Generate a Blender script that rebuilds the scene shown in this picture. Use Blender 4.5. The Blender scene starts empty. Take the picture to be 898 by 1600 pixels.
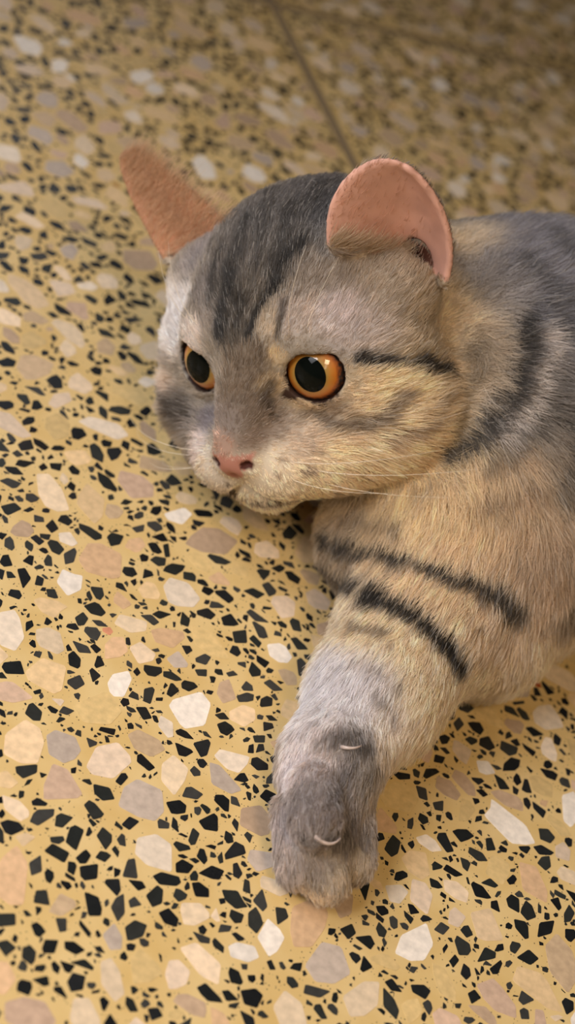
import bpy, math, random
import numpy as np
from mathutils import Vector, Matrix
from mathutils.kdtree import KDTree

scene = bpy.context.scene
rng = np.random.default_rng(11)
random.seed(4)

# ------------------------------------------------------------------ camera
CAM_H, PITCH, ROLL, VFOV = 0.335, math.radians(39), math.radians(30), math.radians(34)
IMG_W, IMG_H = 898, 1600
FPX = IMG_H / 2 / math.tan(VFOV / 2)
O = np.array([0, 0, CAM_H])
FWD = np.array([0, math.cos(PITCH), -math.sin(PITCH)])
_r0 = np.array([1.0, 0, 0]); _u0 = np.cross(_r0, FWD)
RGT = _r0 * math.cos(ROLL) + _u0 * math.sin(ROLL)
UPV = -_r0 * math.sin(ROLL) + _u0 * math.cos(ROLL)
cam = bpy.data.cameras.new('camera')
cam_ob = bpy.data.objects.new('camera', cam)
scene.collection.objects.link(cam_ob)
cam_ob.matrix_world = Matrix(((RGT[0], UPV[0], -FWD[0], O[0]), (RGT[1], UPV[1], -FWD[1], O[1]),
                              (RGT[2], UPV[2], -FWD[2], O[2]), (0, 0, 0, 1)))
cam.sensor_fit = 'VERTICAL'; cam.sensor_height = 36.0; cam.sensor_width = 36.0
cam.lens = 18.0 / math.tan(VFOV / 2)
cam.clip_start = 0.01; cam.clip_end = 50
cam.dof.use_dof = True
cam.dof.focus_distance = 0.45
cam.dof.aperture_fstop = 9.5
scene.camera = cam_ob

# ------------------------------------------------------------------ light
world = bpy.data.worlds.new('world'); scene.world = world
world.use_nodes = True
bg = world.node_tree.nodes['Background']
bg.inputs[0].default_value = (1.0, 0.72, 0.45, 1)
bg.inputs[1].default_value = 0.06

def area(name, loc, target, sx, sy, power, color, spread=180):
    l = bpy.data.lights.new(name, 'AREA'); l.shape = 'RECTANGLE'
    l.size, l.size_y, l.energy, l.color = sx, sy, power, color
    o = bpy.data.objects.new(name, l); scene.collection.objects.link(o)
    l.spread = math.radians(spread)
    o.location = loc
    o.rotation_euler = (Vector(target) - Vector(loc)).to_track_quat('-Z', 'Y').to_euler()
    return o
area('assumed_side_light', (-0.62, 0.26, 0.62), (0.05, 0.34, 0), 0.34, 0.46, 0.95, (0.92, 0.94, 1.0), 80)  # no real window: assumed cool side light, close and narrowed to dim far floor
area('added_key_light', (-0.42, -0.16, 0.52), (0.03, 0.27, 0), 0.28, 0.36, 0.80, (0.97, 0.95, 0.96), 70)  # no real lamp: close key light added so the floor dims with distance
area('assumed_far_window', (-1.1, 2.5, 1.75), (0, 0.45, 0), 1.1, 1.1, 2.5, (0.78, 0.87, 1.0))  # unseen window behind the cat, assumed from floor sheen and cool tint
area('assumed_warm_light', (0.20, -0.20, 0.85), (0.00, 0.29, 0), 0.24, 0.24, 0.66, (1.0, 0.74, 0.47), 70)  # assumed, unseen warm light from above, set low and narrowed to dim the far floor
area('assumed_opening_light', (0.50, -1.0, 1.2), (0.0, 0.4, 0.05), 0.22, 0.6, 1.4, (1.0, 0.90, 0.76))  # unseen opening behind the camera, assumed from the upright eye catchlights
scene.view_settings.view_transform = 'Standard'
scene.view_settings.look = 'None'
scene.view_settings.exposure = -0.14
scene.view_settings.gamma = 1.0
scene.view_settings.use_curve_mapping = False

# ------------------------------------------------------------------ helpers
def s2l(c):
    c = np.asarray(c, float) / 255.0
    return np.where(c <= 0.04045, c / 12.92, ((c + 0.055) / 1.055) ** 2.4)

def ray(px, py):
    return FWD + RGT * (px - IMG_W / 2) / FPX - UPV * (py - IMG_H / 2) / FPX

def at(px, py, h):
    """Point at height h (m) seen in the photo at that pixel."""
    d = ray(px, py)
    return O + d * ((h - CAM_H) / d[2])

def project(P):
    d = np.asarray(P) - O
    z = d @ FWD
    return 449 + FPX * (d @ RGT) / z, 800 - FPX * (d @ UPV) / z, z

def link(name, data, parent=None):
    o = bpy.data.objects.new(name, data)
    scene.collection.objects.link(o)
    if parent is not None:
        o.parent = parent
    return o

def hash3(ix, iy, iz, seed):
    h = (ix * 374761393 + iy * 668265263 + iz * 2147483647 + seed * 974711) & 0xFFFFFFFF
    h = ((h ^ (h >> 13)) * 1274126177) & 0xFFFFFFFF
    return ((h ^ (h >> 16)) & 0xFFFF) / 65535.0

def vnoise(P, scale, seed=0):
    """value noise 0..1, P in metres, scale = cells per metre"""
    q = np.asarray(P) * scale
    i = np.floor(q).astype(np.int64); f = q - i
    f = f * f * (3 - 2 * f)
    r = 0
    for dx in (0, 1):
        for dy in (0, 1):
            for dz in (0, 1):
                w = (f[:, 0] if dx else 1 - f[:, 0]) * (f[:, 1] if dy else 1 - f[:, 1]) * (f[:, 2] if dz else 1 - f[:, 2])
                r = r + w * hash3(i[:, 0] + dx, i[:, 1] + dy, i[:, 2] + dz, seed)
    return r

def new_mat(name):
    m = bpy.data.materials.new(name); m.use_nodes = True
    nt = m.node_tree
    return m, nt, nt.nodes['Principled BSDF']

# ------------------------------------------------------------------ floor materials
def ramp(nt, stops, interp='LINEAR'):
    r = nt.nodes.new('ShaderNodeValToRGB'); r.color_ramp.interpolation = interp
    e = r.color_ramp.elements
    while len(e) < len(stops):
        e.new(0.5)
    for k, (p, c) in enumerate(stops):
        e[k].position = p; e[k].color = (*s2l(c), 1)
    return r

def mixrgb(nt, fac, a, b, mode='MIX'):
    n = nt.nodes.new('ShaderNodeMix'); n.data_type = 'RGBA'; n.blend_type = mode
    for s, v in ((0, fac), (6, a), (7, b)):
        if hasattr(v, 'links'):
            nt.links.new(v, n.inputs[s])
        else:
            n.inputs[s].default_value = v
    return n.outputs[2]

MATRIX_A, MATRIX_B = (206, 174, 112), (218, 191, 136)
def matrix_material():
    m, nt, b = new_mat('terrazzo_matrix')
    geo = nt.nodes.new('ShaderNodeNewGeometry')
    n1 = nt.nodes.new('ShaderNodeTexNoise'); n1.inputs['Scale'].default_value = 60; n1.inputs['Detail'].default_value = 6
    nt.links.new(geo.outputs['Position'], n1.inputs['Vector'])
    base = ramp(nt, [(0.3, MATRIX_A), (0.7, MATRIX_B)])
    nt.links.new(n1.outputs[0], base.inputs[0])
    # fine grit
    v = nt.nodes.new('ShaderNodeTexVoronoi'); v.inputs['Scale'].default_value = 1100
    nt.links.new(geo.outputs['Position'], v.inputs['Vector'])
    lt = nt.nodes.new('ShaderNodeMath'); lt.operation = 'LESS_THAN'; lt.inputs[1].default_value = 0.2
    nt.links.new(v.outputs['Distance'], lt.inputs[0])
    sep = nt.nodes.new('ShaderNodeSeparateColor'); nt.links.new(v.outputs['Color'], sep.inputs[0])
    gt = nt.nodes.new('ShaderNodeMath'); gt.operation = 'GREATER_THAN'; gt.inputs[1].default_value = 0.72
    nt.links.new(sep.outputs[0], gt.inputs[0])
    mu = nt.nodes.new('ShaderNodeMath'); mu.operation = 'MULTIPLY'
    nt.links.new(lt.outputs[0], mu.inputs[0]); nt.links.new(gt.outputs[0], mu.inputs[1])
    c1 = mixrgb(nt, mu.outputs[0], base.outputs[0], (*s2l((70, 62, 48)), 1))
    nt.links.new(c1, b.inputs['Base Color'])
    b.inputs['Roughness'].default_value = 0.3
    b.inputs['Specular IOR Level'].default_value = 0.35
    return m

def chip_material():
    m, nt, b = new_mat('terrazzo_chip')
    a = nt.nodes.new('ShaderNodeAttribute'); a.attribute_name = 'chip_col'
    geo = nt.nodes.new('ShaderNodeNewGeometry')
    n1 = nt.nodes.new('ShaderNodeTexNoise'); n1.inputs['Scale'].default_value = 420; n1.inputs['Detail'].default_value = 5
    nt.links.new(geo.outputs['Position'], n1.inputs['Vector'])
    r = nt.nodes.new('ShaderNodeMapRange'); r.inputs[1].default_value = 0.3; r.inputs[2].default_value = 0.7
    r.inputs[3].default_value = 0.86; r.inputs[4].default_value = 1.12
    nt.links.new(n1.outputs[0], r.inputs[0])
    mul = nt.nodes.new('ShaderNodeVectorMath'); mul.operation = 'SCALE'
    nt.links.new(a.outputs['Color'], mul.inputs[0]); nt.links.new(r.outputs[0], mul.inputs['Scale'])
    nt.links.new(mul.outputs[0], b.inputs['Base Color'])
    b.inputs['Roughness'].default_value = 0.22
    b.inputs['Specular IOR Level'].default_value = 0.35
    return m

MAT_MATRIX, MAT_CHIP = matrix_material(), chip_material()
mg, nt, b = new_mat('grout')
b.inputs['Base Color'].default_value = (*s2l((132, 114, 88)), 1); b.inputs['Roughness'].default_value = 0.8

# ------------------------------------------------------------------ floor: slab, tiles, chips
JOINT_ANG = math.radians(-52)
jA = np.array([math.cos(JOINT_ANG), math.sin(JOINT_ANG)])       # along joint A, toward the viewer
jB = np.array([-jA[1], jA[0]])                                   # along joint B, to the right
_m = at(490, 130, 0)[:2]
_b = at(740, 78, 0)[:2]
J0 = _m + jA * ((_b - _m) @ jA)                                  # where the joints cross
TILE, GAP, TILE_T = 0.60, 0.0048, 0.012

def slab_mesh(name, w, t, bevel, mat):
    import bmesh
    bm = bmesh.new()
    bmesh.ops.create_cube(bm, size=1)
    bmesh.ops.scale(bm, vec=(w, w, t), verts=bm.verts)
    bmesh.ops.translate(bm, vec=(0, 0, -t / 2), verts=bm.verts)
    if bevel:
        bmesh.ops.bevel(bm, geom=bm.edges[:], offset=bevel, segments=2, affect='EDGES')
    me = bpy.data.meshes.new(name); bm.to_mesh(me); bm.free()
    me.materials.append(mat)
    return me

floor = link('floor', slab_mesh('floor', 4.8, 0.04, 0, mg))
floor.rotation_euler = (0, 0, JOINT_ANG)
floor.location = (J0[0], J0[1], -0.0006)
floor['kind'] = 'structure'
floor['label'] = 'polished yellow terrazzo floor with black and cream stone chips under the cat'
tile_mesh = slab_mesh('tile', TILE - GAP, TILE_T, 0.0006, MAT_MATRIX)
tiles = {}
bpy.context.view_layer.update()
Finv = floor.matrix_world.inverted()
MAIN = (0, -1)                                                   # the tile the cat's face and paw are over
for i in range(-4, 4):
    for j in range(-4, 4):
        c2 = J0 + jA * (i + 0.5) * TILE + jB * (j + 0.5) * TILE
        turn = 0 if (i, j) == MAIN else (i * 3 + j * 2 + 7) % 4
        t = link('tile', tile_mesh, floor)
        t.matrix_parent_inverse = Finv
        t.location = (c2[0], c2[1], 0.0); t.rotation_euler = (0, 0, JOINT_ANG + turn * math.pi / 2)
        tiles[(i, j)] = t
bpy.context.view_layer.update()
MAIN_C = J0 + jA * (MAIN[0] + 0.5) * TILE + jB * (MAIN[1] + 0.5) * TILE
def tile_to_world(p):
    return MAIN_C + p[:, :1] * jA + p[:, 1:2] * jB

# chips of one tile (tile axes): packed convex polygons on an occupancy raster
HALF, RES = TILE / 2, 0.0003
RX0, RX1, RY0, RY1 = -HALF, HALF, -HALF, HALF
occ = np.zeros((int(TILE / RES) + 2,) * 2, bool)
_e = int((GAP / 2 + 0.0008) / RES)
occ[:_e] = True; occ[-_e - 2:] = True; occ[:, :_e] = True; occ[:, -_e - 2:] = True

BLACK = [(30, 33, 34), (38, 41, 40), (26, 28, 30), (48, 50, 48), (34, 36, 38), (60, 60, 58)]
PALE = [(232, 208, 178), (226, 198, 160), (222, 192, 148), (214, 178, 140), (222, 200, 170), (228, 212, 192),
        (196, 170, 138), (184, 158, 132), (206, 176, 152), (236, 226, 214), (218, 196, 172), (188, 172, 158), (210, 182, 128)]
RED = [(168, 84, 48), (206, 142, 110), (178, 132, 72)]
chips = []     # (polygon Nx2, colour)
def try_chip(x, y, r, aspect, sides, gap, jag):
    th = rng.uniform(0, 2 * math.pi)
    ang = np.sort((np.arange(sides) + rng.uniform(-jag, jag, sides)) * 2 * math.pi / sides)
    rad = r * rng.uniform(0.72, 1.12, sides)
    p = np.stack([np.cos(ang) * rad * math.sqrt(aspect), np.sin(ang) * rad / math.sqrt(aspect)], 1)
    c, s = math.cos(th), math.sin(th)
    p = p @ np.array([[c, s], [-s, c]])
    e = np.roll(p, -1, 0) - p
    n = np.stack([e[:, 1], -e[:, 0]], 1)
    n /= np.linalg.norm(n, axis=1, keepdims=True) + 1e-12
    off = (n * p).sum(1)
    R = float(np.abs(p).max()) + gap
    i0, i1 = int((x - R - RX0) / RES), int((x + R - RX0) / RES) + 2
    j0, j1 = int((y - R - RY0) / RES), int((y + R - RY0) / RES) + 2
    if i0 < 0 or j0 < 0 or i1 >= occ.shape[0] or j1 >= occ.shape[1]:
        return None
    X = (RX0 + np.arange(i0, i1) * RES - x)[:, None]; Y = (RY0 + np.arange(j0, j1) * RES - y)[None, :]
    m = np.full((i1 - i0, j1 - j0), True)
    for k in range(sides):
        m &= (n[k, 0] * X + n[k, 1] * Y) < off[k] + gap
    sub = occ[i0:i1, j0:j1]
    if (sub & m).any():
        return None
    sub |= m
    return p + np.array([x, y])

def fill(count, rmin, rmax, aspect, sides, gap, jag, palette, power, tries=6):
    sizes = np.sort(rmin + (rmax - rmin) * rng.random(count) ** power)[::-1]
    for r in sizes:
        for _ in range(tries):
            x, y = rng.random(2) * TILE - HALF
            if occ[int((x - RX0) / RES), int((y - RY0) / RES)]:
                continue
            p = try_chip(x, y, r, rng.uniform(*aspect), int(rng.integers(*sides)), gap, jag)
            if p is not None:
                col = np.array(palette[rng.integers(len(palette))], float) * rng.uniform(0.94, 1.04)
                chips.append((p, np.clip(col, 0, 255)))
                break

fill(1900, 0.0034, 0.0076, (1.0, 1.8), (5, 8), 0.00014, 0.36, PALE, 1.6, tries=9)
fill(11500, 0.0012, 0.0034, (1.0, 2.0), (4, 7), 0.00008, 0.40, BLACK, 1.6, tries=7)
fill(1800, 0.0018, 0.0040, (1.0, 1.9), (4, 7), 0.00012, 0.36, PALE, 1.5, tries=5)
fill(55, 0.0010, 0.0028, (1.0, 1.8), (5, 8), 0.0002, 0.3, RED, 1.0, tries=20)
fill(12000, 0.0006, 0.0013, (1.0, 2.3), (4, 6), 0.00004, 0.40, BLACK, 1.3, tries=3)
fill(5000, 0.0004, 0.0007, (1.0, 2.2), (4, 6), 0.00004, 0.36, BLACK, 1.0, tries=2)
print('chips', len(chips))

CH = 0.00007          # chips stand this much proud of the worn matrix
def chip_geometry(p, z0=-0.0002):
    c = p.mean(0)
    n = len(p)
    # rounded corners: cut every corner
    q = []
    for k in range(n):
        a0, a1, a2 = p[k - 1], p[k], p[(k + 1) % n]
        q.append(a1 + (a0 - a1) * 0.09); q.append(a1 + (a2 - a1) * 0.09)
    q = np.array(q)
    m = len(q)
    top = np.c_[c + (q - c) * 0.985, np.full(m, CH)]
    bot = np.c_[q, np.full(m, z0)]
    V = np.r_[top, bot]
    faces = [list(range(m))] + [[k, m + k, m + (k + 1) % m, (k + 1) % m] for k in range(m)]
    return V, faces

def chips_mesh(name, lst, origin=None):
    verts, loops, starts, tots, cols = [], [], [], [], []
    base = 0; pos = 0
    for p, col in lst:
        V, F = chip_geometry(p)
        verts.append(V)
        cols.append(np.tile(np.r_[s2l(col), 1.0], (len(V), 1)))
        for f in F:
            if f is F[0]:
                # n-gon orientation: polygon is counter-clockwise -> faces up
                pass
            loops.extend([base + k for k in f]); starts.append(pos); tots.append(len(f)); pos += len(f)
        base += len(V)
    V = np.concatenate(verts); C = np.concatenate(cols)
    if origin is not None:
        V = V - origin
    me = bpy.data.meshes.new(name)
    me.vertices.add(len(V)); me.vertices.foreach_set('co', V.astype(np.float32).ravel())
    me.loops.add(len(loops)); me.loops.foreach_set('vertex_index', np.array(loops, np.int32))
    me.polygons.add(len(starts)); me.polygons.foreach_set('loop_start', np.array(starts, np.int32))
    me.polygons.foreach_set('use_smooth', np.zeros(len(starts), bool))
    me.update(calc_edges=True)
    ca = me.attributes.new('chip_col', 'FLOAT_COLOR', 'POINT')
    ca.data.foreach_set('color', C.astype(np.float32).ravel())
    me.materials.append(MAT_CHIP)
    return me

# ------------------------------------------------------------------ the cat: implicit body
HM = np.array([[-0.7721042962842077, -0.19152435320689298, -0.6059483293055191],
               [0.23314117570838555, -0.9723886021805235, 0.010276114962343846],
               [-0.5911853751986598, -0.1333372734012846, 0.7954376302848205]])   # head axes: x = cat's right, y = forward, z = up
HT = np.array([-0.01889766689396543, 0.41596183644576884, 0.05858659356455695])
def h2w(p):
    return np.asarray(p, float) @ HM.T * 0.01 + HT
def w2h(P):
    return (np.asarray(P) - HT) @ HM * 100.0

class Prim:
    """one mass of the body; cone between a and b (metres) or ellipsoid with own axes"""
    def __init__(s, kind, k, fur, flow, region, **kw):
        s.kind, s.k, s.fur, s.flow, s.region = kind, k, fur, flow, region
        s.__dict__.update(kw)
        if kind == 'cone':
            s.lo = np.minimum(s.a - s.ra, s.b - s.rb); s.hi = np.maximum(s.a + s.ra, s.b + s.rb)
        else:
            R = float(max(s.rad)); s.lo = s.c - R; s.hi = s.c + R
    def d(s, P):
        if s.kind == 'cone':
            ab = s.b - s.a
            t = np.clip(((P - s.a) @ ab) / (ab @ ab + 1e-12), 0, 1)
            q = P - s.a - t[..., None] * ab
            return np.sqrt((q * q).sum(-1)) - (s.ra + (s.rb - s.ra) * t)
        q = (P - s.c) @ s.ax
        k0 = np.sqrt(((q / s.rad) ** 2).sum(-1)); k1 = np.sqrt(((q / (s.rad * s.rad)) ** 2).sum(-1)) + 1e-9
        return np.where(k0 < 1e-3, -min(s.rad), k0 * (k0 - 1.0) / k1)

prims = []
def cone(a, b, ra, rb, k=0.010, fur=0.007, flow=None, region='body'):
    a, b = np.asarray(a, float), np.asarray(b, float)
    fl = (b - a) if flow is None else np.asarray(flow, float)
    prims.append(Prim('cone', k, fur, fl / (np.linalg.norm(fl) + 1e-9), region, a=a, b=b, ra=ra, rb=rb))
def ell(c, rad, ax=np.eye(3), k=0.010, fur=0.007, flow=(0, 0, -1), region='body'):
    fl = np.asarray(flow, float)
    prims.append(Prim('ell', k, fur, fl / np.linalg.norm(fl), region, c=np.asarray(c, float), rad=np.asarray(rad, float), ax=np.asarray(ax, float)))
def hell(c, r, k=0.006, fur=0.004, rot=None):
    ax = HM if rot is None else HM @ np.array(Matrix.Rotation(rot[0], 3, rot[1]))
    ell(h2w(c), np.array(r) * 0.01, ax, k, fur, region='head')
def hcone(a, b, ra, rb, k=0.006, fur=0.003):
    cone(h2w(a), h2w(b), ra * 0.01, rb * 0.01, k, fur, region='head')

SP = np.array([0.76, 0.65, 0]); SP /= np.linalg.norm(SP)       # along the spine, toward the tail
SIDE = np.array([SP[1], -SP[0], 0])                            # toward the viewer's side
S0 = at(850, 610, 0.060)
# trunk
ell(S0, (0.052, 0.050, 0.051), k=0.02, fur=0.009, flow=SP + np.array([0, 0, -.25]))
for dist, r, h in ((0.07, 0.056, 0.058), (0.14, 0.060, 0.058), (0.20, 0.060, 0.058), (0.25, 0.055, 0.056)):
    p = S0 + SP * dist; p[2] = h
    ell(p, (r, r, r * 0.95), k=0.03, fur=0.010, flow=SP + np.array([0, 0, -.25]))
# chest, neck
ell(at(750, 745, 0.042), (0.037, 0.037, 0.037), k=0.02, fur=0.009, flow=-UPV * 1.0 + RGT * 0.1, region='chest')
ell(at(810, 850, 0.030), (0.030, 0.034, 0.030), k=0.02, fur=0.009, flow=-UPV * .6 + RGT * 0.8, region='chest')
cone(h2w((0, -2.6, -0.9)), S0 + np.array([0, 0, 0.0]), 0.036, 0.044, k=0.015, fur=0.008, flow=SP + np.array([0, 0, -.4]))
cone(h2w((-0.6, -1.2, -2.2)), at(735, 745, 0.042), 0.022, 0.034, k=0.015, fur=0.009, region='chest')
# stretched foreleg
L0, L1, L2, L3 = at(715, 855, 0.034), at(662, 965, 0.025), at(590, 1080, 0.019), at(520, 1185, 0.0155)
cone(L0, L1, 0.027, 0.0205, k=0.015, fur=0.009, region='leg')
cone(L1, L2, 0.0205, 0.0170, k=0.012, fur=0.009, region='leg')
cone(L2, L3, 0.0165, 0.0120, k=0.010, fur=0.007, region='leg')
cone(at(790, 900, 0.030), at(760, 985, 0.020), 0.026, 0.018, k=0.015, fur=0.006, flow=-UPV, region='leg')   # elbow
# paw
P0, P1 = at(512, 1215, 0.0140), at(507, 1300, 0.0115)
cone(L3, P0, 0.0120, 0.0112, k=0.008, fur=0.0055, region='paw')
cone(P0, P1, 0.0112, 0.0085, k=0.005, fur=0.005, region='paw')
for (x0, y0, h0, x1, y1, h1, ra, rb) in ((490, 1225, .0195, 494, 1284, .0215, .0072, .0074),     # inner toe lying on top
                                         (462, 1270, .0125, 468, 1352, .0080, .0066, .0068),
                                         (508, 1300, .0110, 508, 1372, .0078, .0070, .0070),
                                         (552, 1250, .0130, 553, 1345, .0080, .0058, .0064)):
    cone(at(x0, y0, h0), at(x1, y1, h1), ra - 0.0006, rb - 0.0008, k=0.0018, fur=0.0046, region='paw')
ell(at(537, 1150, 0.0245), (0.0062, 0.0062, 0.005), k=0.003, fur=0.0045, flow=-UPV, region='paw')          # dewclaw bump
# far foreleg folded under the chest
cone(at(650, 770, 0.032), at(592, 845, 0.020), 0.022, 0.015, k=0.012, fur=0.006, region='chest')
cone(at(592, 845, 0.020), at(650, 860, 0.015), 0.015, 0.013, k=0.010, fur=0.006, region='chest')
# hind part (outside the photo's frame)
hp = S0 + SP * 0.22 + SIDE * 0.035; hp[2] = 0.045
ell(hp, (0.045, 0.045, 0.043), k=0.02, fur=0.009, flow=(0, 0, -1))
q0 = hp + SIDE * 0.030 - SP * 0.03; q0[2] = 0.018
q1 = hp + SIDE * 0.045 - SP * 0.09; q1[2] = 0.014
cone(hp + np.array([0, 0, -0.02]), q0, 0.024, 0.017, k=0.015, fur=0.006)
cone(q0, q1, 0.014, 0.0125, k=0.008, fur=0.005)
tp = [S0 + SP * d_ + SIDE * s_ for d_, s_ in ((0.28, 0.0), (0.34, 0.01), (0.38, 0.05), (0.38, 0.10), (0.34, 0.14))]
for q, h in zip(tp, (0.045, 0.022, 0.013, 0.011, 0.010)):
    q[2] = h
for k_ in range(4):
    cone(tp[k_], tp[k_ + 1], 0.013 - 0.001 * k_, 0.012 - 0.001 * k_, k=0.010, fur=0.008)
# skull and face (head axes, cm)
hell((0, -1.0, 0.7), (4.1, 4.3, 3.75))
for s in (-1, 1):
    hell((s * 2.80, 0.75, -1.40), (2.05, 2.3, 2.0), fur=0.007)         # cheeks
    hell((s * 2.85, 0.85, 0.35), (1.60, 1.65, 1.6))                        # temples
    hell((s * 3.3, 0.0, 1.9), (1.1, 1.2, 1.1))
    hell((s * 1.55, 2.15, 1.45), (1.05, 1.0, 0.85), fur=0.003)        # brows
    hell((s * 0.92, 3.85, -1.95), (1.12, 0.95, 0.90), k=0.004, fur=0.003)   # whisker pads
hcone((0, 2.7, 1.0), (0, 4.25, -0.70), 1.05, 0.70, fur=0.0036)       # nose bridge
hell((0, 2.9, -1.7), (1.9, 1.6, 1.5))
for s in (-1, 1):
    hell((s * 1.75, 2.5, -1.95), (1.5, 1.5, 1.3), fur=0.005)
hell((0, 3.45, -2.85), (1.05, 0.90, 0.75), k=0.004, fur=0.004)      # chin
hell((0, 4.62, -1.28), (0.78, 0.44, 0.58), k=0.0025, fur=0.001)     # nose leather
# eyes
EYE_R = 1.02
EYES = {}
for s in (-1, 1):
    c = np.array([s * 1.78, 2.15, 0.52]); n = np.array([s * 0.33, 0.93, 0.10]); n /= np.linalg.norm(n)
    t = np.array([1.0, 0, 0]); t -= n * (t @ n)
    tilt = math.radians(14) * s                                      # outer corner a little higher
    t /= np.linalg.norm(t); u = np.cross(n, t)
    if u[2] < 0: u = -u
    t2 = t * math.cos(tilt) + u * math.sin(tilt); u2 = -t * math.sin(tilt) + u * math.cos(tilt)
    EYES[s] = (c, n, t2, u2)
    hell(c, (EYE_R + 0.16,) * 3, k=0.003, fur=0.002)

# ears: sampled bowls
def ear_patch(bi, bo, tip, n, W0, bowl, lean, nu=60, nv=70):
    bi, bo, tip, n = (np.asarray(v, float) for v in (bi, bo, tip, n))
    mid = (bi + bo) / 2; wd = (bo - bi); W = np.linalg.norm(wd); wd = wd / W
    n = n / np.linalg.norm(n)
    U, V = np.meshgrid(np.linspace(0, 1, nu), np.r_[np.linspace(-0.45, -0.03, 24), np.linspace(0, 1, nv)], indexing='ij')
    U, V = U.ravel(), V.ravel()
    Vp = np.clip(V, 0, 1); Vn = np.clip(-V, 0, 1)
    prof = np.sqrt(np.clip(1 - Vp ** lean[0], 0, 1)) * (1 + lean[1] * np.sin(math.pi * Vp)) * (1 - 0.5 * Vn)
    cen = mid[None] + (tip - mid)[None] * (Vp - 0.55 * Vn)[:, None] - n[None] * (3.2 * Vn)[:, None]
    P = cen + wd[None] * ((U - 0.5) * W * W0 * prof)[:, None]
    U2 = U ** 1.7
    dep = bowl * (1 - (2 * U2 - 1) ** 2) * (0.35 + 0.65 * (1 - Vp)) * np.minimum(1, prof + .1)
    P = P - n[None] * dep[:, None]
    return P, U, V, n
EARS = {
    -1: ear_patch((-2.45, 1.35, 3.80), (-4.80, -0.15, 2.15), (-4.45, 0.50, 5.85), (-0.45, 0.85, 0.25), 1.04, 1.35, (2.1, 0.08)),
    1: ear_patch((2.05, 0.05, 3.50), (4.45, 0.0, 2.55), (7.15, -2.25, 5.1), (0.30, 0.75, 0.40), 1.16, 0.55, (1.15, 0.0)),
}
EAR_R = 0.105

# grid
VOX = 0.0011
lo = np.min([p.lo for p in prims], 0) - 0.02; hi = np.max([p.hi for p in prims], 0) + 0.02
earw = np.concatenate([h2w(EARS[s][0]) for s in EARS])
lo = np.minimum(lo, earw.min(0) - 0.006); hi = np.maximum(hi, earw.max(0) + 0.006)
dims = np.ceil((hi - lo) / VOX).astype(int) + 1
phi = np.full(dims, 0.03, np.float32)
def sub(lo_, hi_):
    i0 = np.maximum(((lo_ - lo) / VOX).astype(int), 0); i1 = np.minimum(((hi_ - lo) / VOX).astype(int) + 2, dims)
    X = np.stack(np.meshgrid(*[(lo[a] + np.arange(i0[a], i1[a]) * VOX) for a in range(3)], indexing='ij'), -1)
    return tuple(slice(i0[a], i1[a]) for a in range(3)), X
def smin(a, d, k):
    h = np.clip(0.5 + 0.5 * (a - d) / k, 0, 1)
    return a * (1 - h) + d * h - k * h * (1 - h)
for p in prims:
    m = p.k + 3 * VOX
    sl, X = sub(p.lo - m, p.hi + m)
    phi[sl] = smin(phi[sl], p.d(X), p.k)
# ears into the grid
ear_kd = {}
for s, (P, U, V, n) in EARS.items():
    kd = KDTree(len(P))
    for i_, q in enumerate(P):
        kd.insert(q, i_)
    kd.balance(); ear_kd[s] = kd
    Pw = h2w(P)
    sl, X = sub(Pw.min(0) - 0.006, Pw.max(0) + 0.006)
    shp = X.shape[:3]
    Q = w2h(X.reshape(-1, 3))
    cur = phi[sl].reshape(-1)
    # coarse cull
    coarse = P[::29]
    keep = np.zeros(len(Q), bool)
    step = 40000
    for a in range(0, len(Q), step):
        dd = ((Q[a:a + step, None, :] - coarse[None]) ** 2).sum(-1).min(1)
        keep[a:a + step] = dd < 0.7 ** 2
    idx = np.nonzero(keep & (cur > -0.004))[0]
    d = np.array([kd.find(Q[i_])[2] for i_ in idx]) - EAR_R
    cur[idx] = smin(cur[idx], d * 0.01, 0.0016)
    phi[sl] = cur.reshape(shp)

def carve(cw, R, dfun, k=0.001):
    sl, X = sub(cw - R, cw + R)
    d = dfun(w2h(X.reshape(-1, 3))).reshape(X.shape[:3]) * 0.01
    phi[sl] = -smin(-phi[sl], d, k)          # subtract the negative-inside region d<0
EYE_A, EYE_B = 0.86, 0.76
LID = {-1: (math.radians(22), 0.69), 1: (math.radians(10), 0.68)}       # slope and height of the upper lid
for s, (c, n, t, u) in EYES.items():
    def f(Q, c=c, n=n, t=t, u=u, s_=s):
        q = Q - c
        a, b_, z = q @ t, q @ u, q @ n
        r = np.sqrt((a / EYE_A) ** 2 + (b_ / EYE_B) ** 2)
        lid = b_ * math.cos(LID[s_][0]) - a * math.sin(LID[s_][0]) - LID[s_][1]
        return np.maximum(np.maximum((r - 1) * 0.75, lid), -z + 0.25)
    carve(h2w(c + n), 0.018, f)
    # hollow for the ball
    def g(Q, c=c):
        return np.linalg.norm(Q - c, axis=1) - (EYE_R - 0.02)
    carve(h2w(c), 0.014, g)
_E = EARS[-1]
EAR_HOLE = _E[0][np.argmin((_E[1] - 0.74) ** 2 + (_E[2] - 0.10) ** 2)] + np.array([0.02, 0.02, -0.05])
carve(h2w(EAR_HOLE), 0.012, lambda Q: np.linalg.norm((Q - EAR_HOLE) / np.array([0.8, 1.2, 1.3]), axis=1) * 0.8 - 0.40, k=0.002)
for s in (-1, 1):   # nostrils
    c = np.array([s * 0.52, 4.88, -1.30])
    carve(h2w(c), 0.006, lambda Q, c=c: (np.linalg.norm((Q - c) / np.array([1.5, 1.6, 1.0]), axis=1) - 0.12), k=0.0008)
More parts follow.
